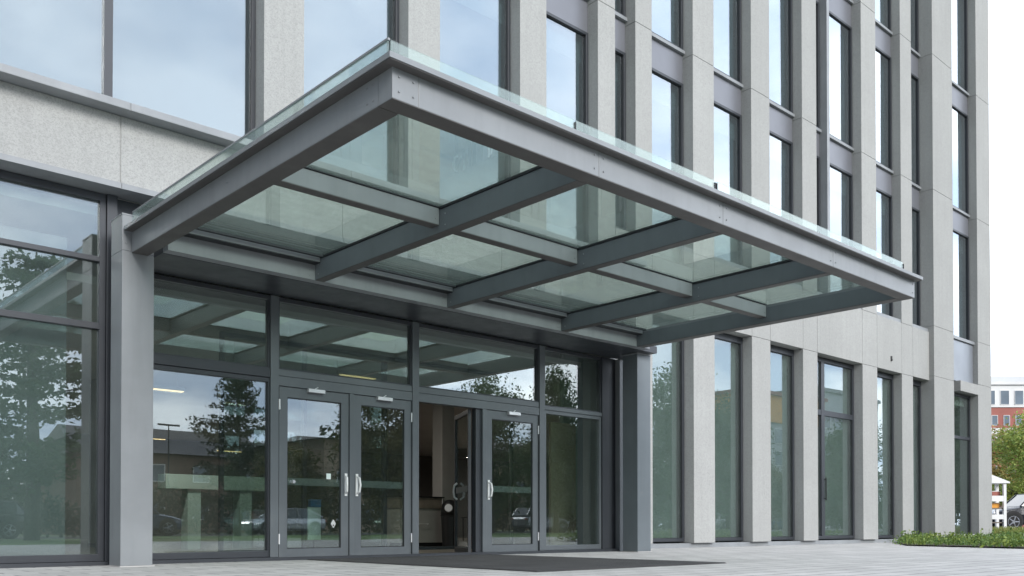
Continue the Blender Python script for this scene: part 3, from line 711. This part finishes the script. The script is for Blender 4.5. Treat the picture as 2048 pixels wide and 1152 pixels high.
def tree_meshes(kind, seed, leafm):
    rng = random.Random(seed); tr = MB(); cr = MB(); H = 9.0
    def limb(p0, p1, r0, r1, sag=.0):
        mid = (p0+p1)*.5 + Vector((rng.uniform(-.15,.15), rng.uniform(-.15,.15), sag))
        tr.path([p0, mid, p1], [r0, (r0+r1)*.5, r1], 6)
    if kind == 'conifer':
        tr.path([(0,0,0), (.04,.02,2.5), (0,.05,6), (.03,0,H)], [.17,.14,.08,.02], 8)
        z = 1.5
        while z < H-.2:
            L = (H-z)**.8*.50*rng.uniform(.6, 1.25)+.25
            for k in range(rng.randint(3, 5)):
                an = rng.uniform(0, 6.28); dr = Vector((math.cos(an), math.sin(an), rng.uniform(-.05,.4)))
                l = L*rng.uniform(.6, 1.15); p1 = Vector((0,0,z))+dr*l
                limb(Vector((0,0,z)), p1, .035, .008, .06)
                m = int(6+l*9)
                for q in range(m):
                    t = (q+1.5)/(m+.5); c = Vector((0,0,z)).lerp(p1, t) + Vector((rng.gauss(0,.10), rng.gauss(0,.10), -.06+rng.gauss(0,.07)))
                    leafquads(cr, c, 7, .30, .19, rng, .4)
            z += rng.uniform(.24, .46)
    else:
        tr.path([(0,0,0), (.05,.03,1.2), (0,.1,2.6), (.1,0,5.5), (0.05,.05,H*.92)], [.20,.16,.13,.07,.02], 8)
        wide = {'round': 2.6, 'column': 1.65, 'loose': 2.2}[kind]
        tips = []
        for k in range(40):
            z = rng.uniform(1.1, H*.86); u = (z-1.2)/(H-1.2)
            prof = (math.sin(math.pi*min(1, .16+u*.86))**.7) if kind != 'column' else (1-u)**.65+.12
            an = k*2.4+rng.uniform(-.5,.5); l = wide*prof*rng.uniform(.6, 1.15)
            p0 = Vector((.05,.05,z)); p1 = p0+Vector((math.cos(an)*l, math.sin(an)*l, l*rng.uniform(.25,.8)))
            limb(p0, p1, .06*(1-u)+.02, .01, -.05)
            for q in range(5):
                t = rng.uniform(.35, 1); tips.append(p0.lerp(p1, t)+Vector((rng.gauss(0,.28), rng.gauss(0,.28), rng.gauss(0,.25))))
        for k in range(7): tips.append(Vector((rng.gauss(0,.25), rng.gauss(0,.25), H*rng.uniform(.84, 1.0))))
        for c in tips: leafquads(cr, c, {'round': 90, 'column': 80, 'loose': 64}[kind], rng.uniform(.5, 1.0), {'round': .215, 'column': .21, 'loose': .21}[kind], rng, .85)
    return tr, cr

TREE = {}
def tree(key, kind, seed, leafm, name, loc, sc, rz, label, group):
    if key not in TREE:
        tr, cr = tree_meshes(kind, seed, leafm)
        o = thing(name, loc, label, 'tree', group, rz, world=False)
        tr.build('trunk', M['bark'], o, smooth=True); cr.build('crown', M[leafm], o)
        TREE[key] = o
    else:
        o = copy_tree(TREE[key]); o.location = loc; o.rotation_euler = (0, 0, rz); tag(o, label, 'tree', group)
    o.scale = sc; return o
G1 = 'trees across the lawn mirrored in the glass'
tree('con', 'conifer', 3, 'leaf_dark', 'conifer_tree', (19.8, -18, 0), (1.05, 1.05, .93), .3, 'ragged dark conifer across the lawn mirrored in the wide pane left of the doors', G1)
tree('cog', 'conifer', 9, 'leaf_green', 'conifer_tree', (10.2, -15.5, 0), (1.75, 1.75, 1.22), 1.0, 'broad green conifer across the lawn mirrored in the glazing left of the column', G1)
tree('grn', 'round', 5, 'leaf_green', 'broadleaf_tree', (5.5, -24, 0), (1.2, 1.2, .9), 1.6, 'round green tree behind the broad green conifer', G1)
tree('oli', 'round', 11, 'leaf_olive', 'broadleaf_tree', (31.5, -22.5, 0), (1.25, 1.25, .95), 2.0, 'olive brown autumn tree mirrored in the second door', G1)
tree('loo', 'loose', 8, 'leaf_green', 'broadleaf_tree', (35.6, -18, 0), (1.0, 1.0, 1.03), .6, 'loose green tree mirrored under the canopy in the pane above the last door', G1)
tree('col', 'column', 21, 'leaf_green', 'slender_tree', (41.2, -18, 0), (1.0, 1.0, 1.2), .2, 'slender open crowned tree mirrored in the last pane right of the doors', G1)
tree('col', 'column', 21, 'leaf_green', 'slender_tree', (51.3, -15, 0), (1.35, 1.35, 1.32), 2.2, 'tall slender tree mirrored in the window beside the right column', G1)
tree('grn', 'round', 5, 'leaf_green', 'broadleaf_tree', (58.5, -15, 0), (1.1, 1.1, 1.12), 3.0, 'round green tree mirrored in the second stone framed window', G1)
tree('oli', 'round', 11, 'leaf_olive', 'broadleaf_tree', (67, -17, 0), (1.0, 1.0, .62), 4.0, 'low olive tree mirrored in the third stone framed window', G1)
tree('loo', 'loose', 8, 'leaf_green', 'broadleaf_tree', (70.5, -12, 0), (1.3, 1.3, 1.0), 5.0, 'loose green tree mirrored in the glazed side door', G1)
tree('grn', 'round', 5, 'leaf_green', 'broadleaf_tree', (86, -12, 0), (1.3, 1.3, 1.0), .9, 'green tree mirrored in the window right of the glazed side door', G1)
tree('grn', 'round', 5, 'leaf_green', 'broadleaf_tree', (80, -17, 0), (1.3, 1.3, .8), 1.9, 'low wide green tree mirrored between the side door and the next window', G1)
tree('grn', 'round', 5, 'leaf_green', 'broadleaf_tree', (100, -14, 0), (2.2, 2.2, 1.75), 2.9, 'very tall green tree mirrored in the corner window', G1)
tree('grn', 'round', 5, 'leaf_green', 'broadleaf_tree', (113, -17, 0), (2.2, 2.2, 1.6), 5.2, 'very tall green tree farthest along the lawn', G1)
tree('oli', 'round', 11, 'leaf_olive', 'broadleaf_tree', (26.0, -24.5, 0), (1.0, 1.0, .55), .4, 'low olive tree beside the brown house mirrored in the first door', G1)
tree('grn', 'round', 5, 'leaf_green', 'broadleaf_tree', (47, -24, 0), (1.4, 1.4, .85), 4.4, 'wide green tree behind the parked cars mirrored in the last door', G1)
G2 = 'autumn trees beyond the building corner'
tree('aut', 'loose', 31, 'leaf_autumn', 'autumn_tree', (58.5, 18.9, .25), (1.05, 1.05, .74), 1.1, 'green and orange tree over the black car at the building corner', G2)
tree('red', 'loose', 41, 'leaf_red', 'autumn_tree', (73, 25.3, .25), (1.25, 1.25, .85), .2, 'reddish tree behind the green and orange one before the red building', G2)
tree('aut', 'loose', 31, 'leaf_autumn', 'autumn_tree', (60, 12.5, .25), (1, 1, .8), 2.7, 'autumn tree farther right along the parking', G2)

rng = random.Random(17)
def hedge(x0, x1, y, h, label, m='leaf_green'):
    mb = MB(); n = int((x1-x0)*h*26)
    for _ in range(n):
        c = Vector((rng.uniform(x0, x1), y+rng.gauss(0, .35), 0)); top = h*(.8+.2*math.sin(c.x*.7)+.12*math.sin(c.x*2.3)); c.z = top*rng.random()**.7
        leafquads(mb, c, 5, .55, .30, rng, .8)
    o = thing('hedge', ((x0+x1)/2, y, 0), label, 'hedge', 'hedges behind the parked cars')
    mb.build('foliage', M[m], o); st = MB()
    for k in range(int((x1-x0)/1.2)): st.tube((x0+.6+1.2*k, y, 0), (x0+.6+1.2*k+rng.uniform(-.2,.2), y, h*.7), .05, .02, 5)
    st.build('stems', M['bark'], o)
hedge(2, 24, -27, 2.4, 'clipped green hedge before the brown and the low tan house', 'leaf_dark')
hedge(26, 56, -27, 3.2, 'olive hedge before the flat roofed tan house', 'leaf_olive')
hedge(58, 112, -26, 4.2, 'tall green hedge below the tower house')
mb = MB()
for _ in range(9000):
    x = rng.uniform(-60, 260); c = Vector((x, -75+rng.gauss(0, 3), 0)); c.z = (8+3*math.sin(x*.13)+2*math.sin(x*.41+1))*rng.random()**.6
    leafquads(mb, c, 2, 1.6, 1.3, rng, .8)
tag(mb.build('far_woodland', M['leaf_dark']), 'far dark wood closing the view across the road', 'woodland', kind='stuff')
rng = random.Random(7)
def blades(n, area, h0, h1, wd, base, clump=.0):
    mb = MB()
    for _ in range(n):
        x, y = area(); h = rng.uniform(h0, h1); an = rng.uniform(0, 6.28); ln = rng.uniform(.1, .7)*h
        d = Vector((math.cos(an), math.sin(an), 0)); s = d.cross(Vector((0,0,1)))*wd
        p = Vector((x, y, base)); q = p+d*ln*.4+Vector((0,0,h*.65)); r = p+d*ln+Vector((0,0,h))
        mb.add([p-s, p+s, q+s*.8, q-s*.8, r], [(0,1,2,3),(3,2,4)])
    return mb
def bed_edge(y): return 19.45+(y-3.2)*.28 if y < 6.7 else (20.45+(y-6.7)*.385 if y < 9.65 else 21.6+(y-9.65)*1.84)
def bed_area():
    while True:
        x = rng.uniform(19.5, 33); y = rng.uniform(3.2, 11.8)
        if x < bed_edge(y)+.04 or (x > 26.4 and y > 10.2): continue
        return x, y
def mounds(x, y): return .5+.5*math.sin(x*1.9+math.sin(y*1.3)*2)*math.cos(y*2.3+x*.4)
gc = MB()
for _ in range(3800):
    x, y = bed_area(); edge = min(1, (x-bed_edge(y))/.5); m = mounds(x, y)
    c = Vector((x, y, .03+edge*(.02+.20*m*rng.random()**.5)))
    leafquads(gc, c, 6, .22, .06+.09*m*rng.random(), rng, .6)
gb = blades(2600, bed_area, .10, .36, .007, .03); gc.add(gb.v, gb.f)
tag(gc.build('ground_cover', M['leaf_cover']), 'low green ground cover plants spreading in the bed at the building corner', 'ground cover', kind='stuff')
def straw_area(): return rng.uniform(33.4, 40), rng.uniform(9.6, 15.5)
tag(blades(6000, straw_area, .18, .38, .012, .12).build('ornamental_grass', M['leaf_straw']), 'yellow green ornamental grass behind the low concrete wall', 'grass', kind='stuff')
struct('grass_bed', box(33.4, 40.5, 9.0, 11.9, -.05, .12), M['earth'])
tag(box(26.5, 46, 10.30, 10.46, -.02, .24).build('low_wall', M['concrete'], bevel=.01), 'low pale concrete wall behind the ground cover at the building corner', 'low wall')

# white display stand with a small gabled roof
o = thing('display_stand', (41.6, 15.2, .25), 'white wooden stand with gabled roof and shelves beyond the building corner', 'stand', rz=R(-42), world=False)
for x in (-.62, .62):
    for y in (-.3, .3): box(x-.06, x+.06, y-.06, y+.06, 0, 2.05).build('post', M['white'], o, bevel=.006)
for z in (.35, .95, 1.45): box(-.56, .56, -.28, .28, z, z+.05).build('shelf', M['wood'], o)
box(-.555, .555, -.36, -.31, 1.28, 1.52).build('sign_board', M['white'], o)
box(-.555, .555, -.36, -.31, .52, .72).build('side_board', M['white'], o)
rf = MB(); rf.add([(-.8,-.42,2.05),(.8,-.42,2.05),(.8,.42,2.05),(-.8,.42,2.05),(0,-.42,2.42),(0,.42,2.42),(-.8,-.42,2.11),(.8,-.42,2.11),(.8,.42,2.11),(-.8,.42,2.11)],
   [(3,2,1,0),(0,1,7,4,6),(2,3,9,5,8),(1,2,8,7),(3,0,6,9),(6,4,5,9),(4,7,8,5)]); rf.build('roof', M['white'], o)
G9 = 'boxes of goods on the white stand'
for i, (x, z, mt_, lb_) in enumerate(((-.35, .40, 'red', 'red box on the bottom shelf of the white stand'), (.3, 1.0, 'org', 'orange box on the middle shelf of the white stand'), (.35, 1.5, 'red', 'dark red box on the top shelf of the white stand'))):
    a = R(-42); q = Vector((x*math.cos(a), x*math.sin(a), z+.25))+Vector((41.6, 15.2, .001))
    b_ = thing('goods_box', q, lb_, 'box', G9, a, world=False)
    box(-.18, .18, -.16, .16, 0, .2).build('carton', M['brick_red' if mt_ == 'red' else 'orange'], b_, bevel=.01)
    box(-.185, .185, -.165, .165, .201, .225).build('lid', M['white'], b_)

# ------------------------------------------------------------------ cars
def car(loc, rz, paintm, label, suv=False, group='parked cars'):
    o = thing('parked_car', loc, label, 'car', group, rz, world=False)
    k = 1.14 if suv else 1.0
    st = [(-2.22,.42,.62,.60),(-2.12,.28,.72,.76),(-1.7,.24,.82,.86),(-1.0,.22,.92,.89),(-.4,.22,.95,.90),(.8,.22,.96,.90),(1.6,.24,.98,.87),(2.05,.30,.94,.80),(2.2,.42,.78,.66)]
    rs = []
    for x, zb, zt, hw in st:
        zb *= k; zt *= k
        half = [(hw*.86, zb), (hw*.99, zb+.12), (hw, zb+(zt-zb)*.55), (hw*.95, zt-.06), (hw*.78, zt)]
        rs.append([(x, y, z) for y, z in half]+[(x, -y, z) for y, z in reversed(half)])
    MB().rings(rs).build('body', M[paintm], o, smooth=False, bevel=.02)
    cb = [(-1.02,.90,.93,.80,.74),(-.30,.92,1.40,.80,.60),(.3,.93,1.47,.80,.60),(1.1,.94,1.43,.80,.59),(1.95,.94,1.00,.76,.66)]
    if suv: cb = [(-1.0,.90,.93,.80,.74),(-.42,.92,1.38,.80,.62),(.3,.93,1.46,.80,.62),(1.7,.94,1.42,.80,.61),(2.1,.94,1.0,.77,.70)]
    rs = [[(x, wb, zb*k), (x, wt, zt*k), (x, -wt, zt*k), (x, -wb, zb*k)] for x, zb, zt, wb, wt in cb]
    MB().rings(rs).build('windows', M['car_glass'], o)
    rr = [[(x, wt+.02, zt*k-.015), (x, wt-.06, zt*k+.028), (x, -wt+.06, zt*k+.028), (x, -wt-.02, zt*k-.015)] for x, zb, zt, wb, wt in cb[1:4]]
    MB().rings(rr).build('roof', M[paintm], o, bevel=.01)
    pl = MB()
    for s in (1, -1):
        for (xa, za, wa, xb, zb2, wb2) in ((cb[0][0],cb[0][2],cb[0][4],cb[1][0],cb[1][2],cb[1][4]), (.42,.93,.81,.40,1.46,.62), (cb[4][0],cb[4][2],cb[4][4],cb[3][0],cb[3][2],cb[3][4])):
            pl.tube((xa, s*(wa+.01), za*k), (xb, s*(wb2+.01), zb2*k), .035, n=6)
    pl.build('pillar', M[paintm], o)
    for x in (-1.38, 1.38):
        for s in (1, -1):
            r = .33*k
            wh = MB().tube((x, s*.70, r), (x, s*.905, r), r, r, 22).build('wheel', M['tyre'], o)
            rm = MB().tube((x, s*.90, r), (x, s*.912, r), r*.22, r*.18, 10)
            for q in range(5):
                an = q*1.2566; rm.tube((x+math.cos(an)*r*.15, s*.905, r+math.sin(an)*r*.15), (x+math.cos(an)*r*.64, s*.905, r+math.sin(an)*r*.64), .03, .022, 6)
            for q in range(16): rm.tube((x+math.cos(q*.3927)*r*.66, s*.903, r+math.sin(q*.3927)*r*.66), (x+math.cos(q*.3927+.3927)*r*.66, s*.903, r+math.sin(q*.3927+.3927)*r*.66), .014, n=5)
            rm.build('rim', M['car_silver'], wh)
            MB().tube((x, s*.60, r+.03), (x, s*.897, r+.03), r+.07, r+.07, 22).build('wheel_arch', M['black'], o)
    for s in (1, -1):
        box(-2.20, -2.08, s*.62-.14, s*.62+.14, .62*k, .71*k).build('headlight', M['alu'], o, bevel=.02)
        box(2.06, 2.19, s*.62-.12, s*.62+.12, .72*k, .84*k).build('tail_light', M['brick_red'], o, bevel=.02)
    return o
GC1, GC2 = 'cars parked beyond the building corner', 'cars parked along the road across the lawn'
vdir = R(HEAD-90)            # cars beyond the corner stand side-on to the walkway
cb_ = car((50.9, 16.35, .25), vdir, 'car_black', 'black car parked behind the ornamental grass at the building corner', True, GC1); cb_.scale = (1.12, 1.12, 1.16)
car((60.5, 17.2, .25), vdir, 'car_white', 'white car parked behind the black car', False, GC1)
car((54.2, 20.6, .25), vdir, 'car_red', 'maroon car behind the white stand', False, GC1)
for i, (x, pm, suv, lb_) in enumerate(((9.5, 'car_black', True, 'black car mirrored in the glazing left of the column'), (16.5, 'car_blue', True, 'dark blue car mirrored left of the conifer'), (24.5, 'car_silver', False, 'silver car mirrored low in the first door'),
        (36.5, 'car_white', True, 'white car mirrored beside the bin in the open doorway'), (44, 'car_silver', True, 'silver car mirrored in the last door'), (52, 'car_white', False, 'white car mirrored in the pane right of the doors'),
        (66, 'car_silver', False, 'silver car mirrored in the second stone framed window'), (77, 'car_blue', False, 'dark blue car mirrored in the third stone framed window'))):
    car((x, -22.3, 0), R(180) if i % 3 == 1 else 0, pm, lb_, suv, GC2)

# ------------------------------------------------------------------ buildings around
def windows_on(parent, x0, x1, z0, z1, n, y, w, mat='farglass'):
    st = (x1-x0)/n
    for i in range(n):
        xc = x0+st*(i+.5); f = MB().frame(xc-w/2-.06, xc+w/2+.06, z0-.06, z1+.06, y-.03, y+.05, .06, .06, .06, .06).build('window', M['white'], parent)
        box(xc-w/2, xc+w/2, y, y+.03, z0, z1).build('pane', M[mat], f)
def house(loc, rz, w, dp, h, rise, wallm, label, n=4, roofm='roof_tile'):
    o = thing('house', loc, label, 'house', 'houses across the road', rz, world=False)
    box(-w/2, w/2, 0, dp, -.01, h).build('wall', M[wallm], o)
    a, b = w/2+.4, .4
    rf = MB(); rf.add([(-a,-b,h+.01),(a,-b,h+.01),(a,dp+b,h+.01),(-a,dp+b,h+.01),(-a+.5,dp/2,h+rise),(a-.5,dp/2,h+rise)], [(3,2,1,0),(0,1,5,4),(2,3,4,5),(1,2,5),(3,0,4)]); rf.build('roof', M[roofm], o)
    windows_on(o, -w/2+.5, w/2-.5, 1.0, 2.2, n, -.06, 1.1)
    if h > 4.5: windows_on(o, -w/2+.5, w/2-.5, 3.7, 4.8, n, -.06, 1.1)
    return o
house((27, -42, 0), R(180), 14, 9, 5.6, 2.2, 'brown', 'brown brick house with dark hipped roof mirrored left of the conifer')
house((43, -40, 0), R(180), 11, 9, 7.4, .5, 'tan', 'flat roofed tan house mirrored in the first door')
house((8, -44, 0), R(180), 12, 9, 3.6, 2.0, 'tan', 'low tan house mirrored behind the broad green tree')
house((72, -46, 0), R(180), 20, 10, 7.8, 1.6, 'tan', 'long tan house mirrored in the last pane right of the doors', 6)
o = thing('tower_house', (97, -33, 0), 'grey block with orange top storey mirrored in the third stone framed window', 'building', rz=R(180), world=False)
box(-7, 7, 0, 10, -.01, 12.5).build('wall', M['render_grey'], o); box(-7.3, 7.3, -.3, 10.3, 12.51, 15.6).build('top_storey', M['orange'], o)
box(-7.6, 7.6, -.6, 10.6, 15.61, 16.0).build('roof', M['brick_red'], o)
for z in (1.2, 4.4, 7.6, 10.2): windows_on(o, -6.5, 6.5, z, z+1.6, 4, -.06, 2.0)
o = thing('grey_block', (125, -40, 0), 'grey flat roofed block mirrored in the window right of the side door', 'building', rz=R(180), world=False)
box(-10, 10, 0, 12, -.01, 19).build('wall', M['render_grey'], o); box(-10.3, 10.3, -.3, 12.3, 19.01, 19.5).build('roof', M['trim'], o)
for z in (2, 6, 10, 14): windows_on(o, -9, 9, z, z+2, 5, -.06, 2.4)
o = thing('street_lamp', (23.2, -34.5, 0), 'thin street lamp beyond the road mirrored beside the brown house roof', 'street lamp')
MB().tube((23.2,-34.5,0), (23.2,-34.5,6.8), .07, .04).build('pole', M['frame'], o)
MB().box(22.5, 23.9, -34.6, -34.4, 6.8, 6.9).build('lamp_head', M['frame'], o)

# red and white building far behind the corner, facing the camera
fx = Vector((1.085*150, .358*150, .25))
o = thing('banded_building', fx+Vector((18*.736-6*.736, -12*.677, 0)), 'distant white building with red bands and ribbon windows beyond the corner', 'building', rz=R(HEAD-90), world=False)
W2 = 26
def bb(z0, z1, mat, name, out=0.0): box(-W2-out, W2+out, -out, 16, z0, z1).build(name, M[mat], o)
o.scale = (1, 1, .965)
bb(-.3, 6.0, 'brick_red', 'red_storey'); bb(6.01, 7.7, 'render_white', 'white_band', .15); bb(7.71, 11.2, 'brick_red', 'red_storey')
bb(11.21, 14.0, 'brick_red', 'red_storey'); bb(14.01, 16.9, 'render_white', 'white_band', .15); bb(16.91, 20.4, 'brick_red', 'red_storey', .05)
bb(20.41, 24.2, 'render_white', 'white_band', .2)
box(-W2-.5, W2+.5, -.5, 16.5, 24.21, 24.7).build('roof', M['render_white'], o)
box(-W2+3, -4.5, 3, 14, 24.71, 26.2).build('roof_plant_room', M['render_grey'], o)
windows_on(o, -W2+.5, W2-.5, 20.9, 23.2, 22, -.26, 1.35); windows_on(o, -W2+.5, W2-.5, 17.4, 19.0, 26, -.11, .9); windows_on(o, -W2+.5, W2-.5, 8.4, 10.4, 20, -.06, 1.3)
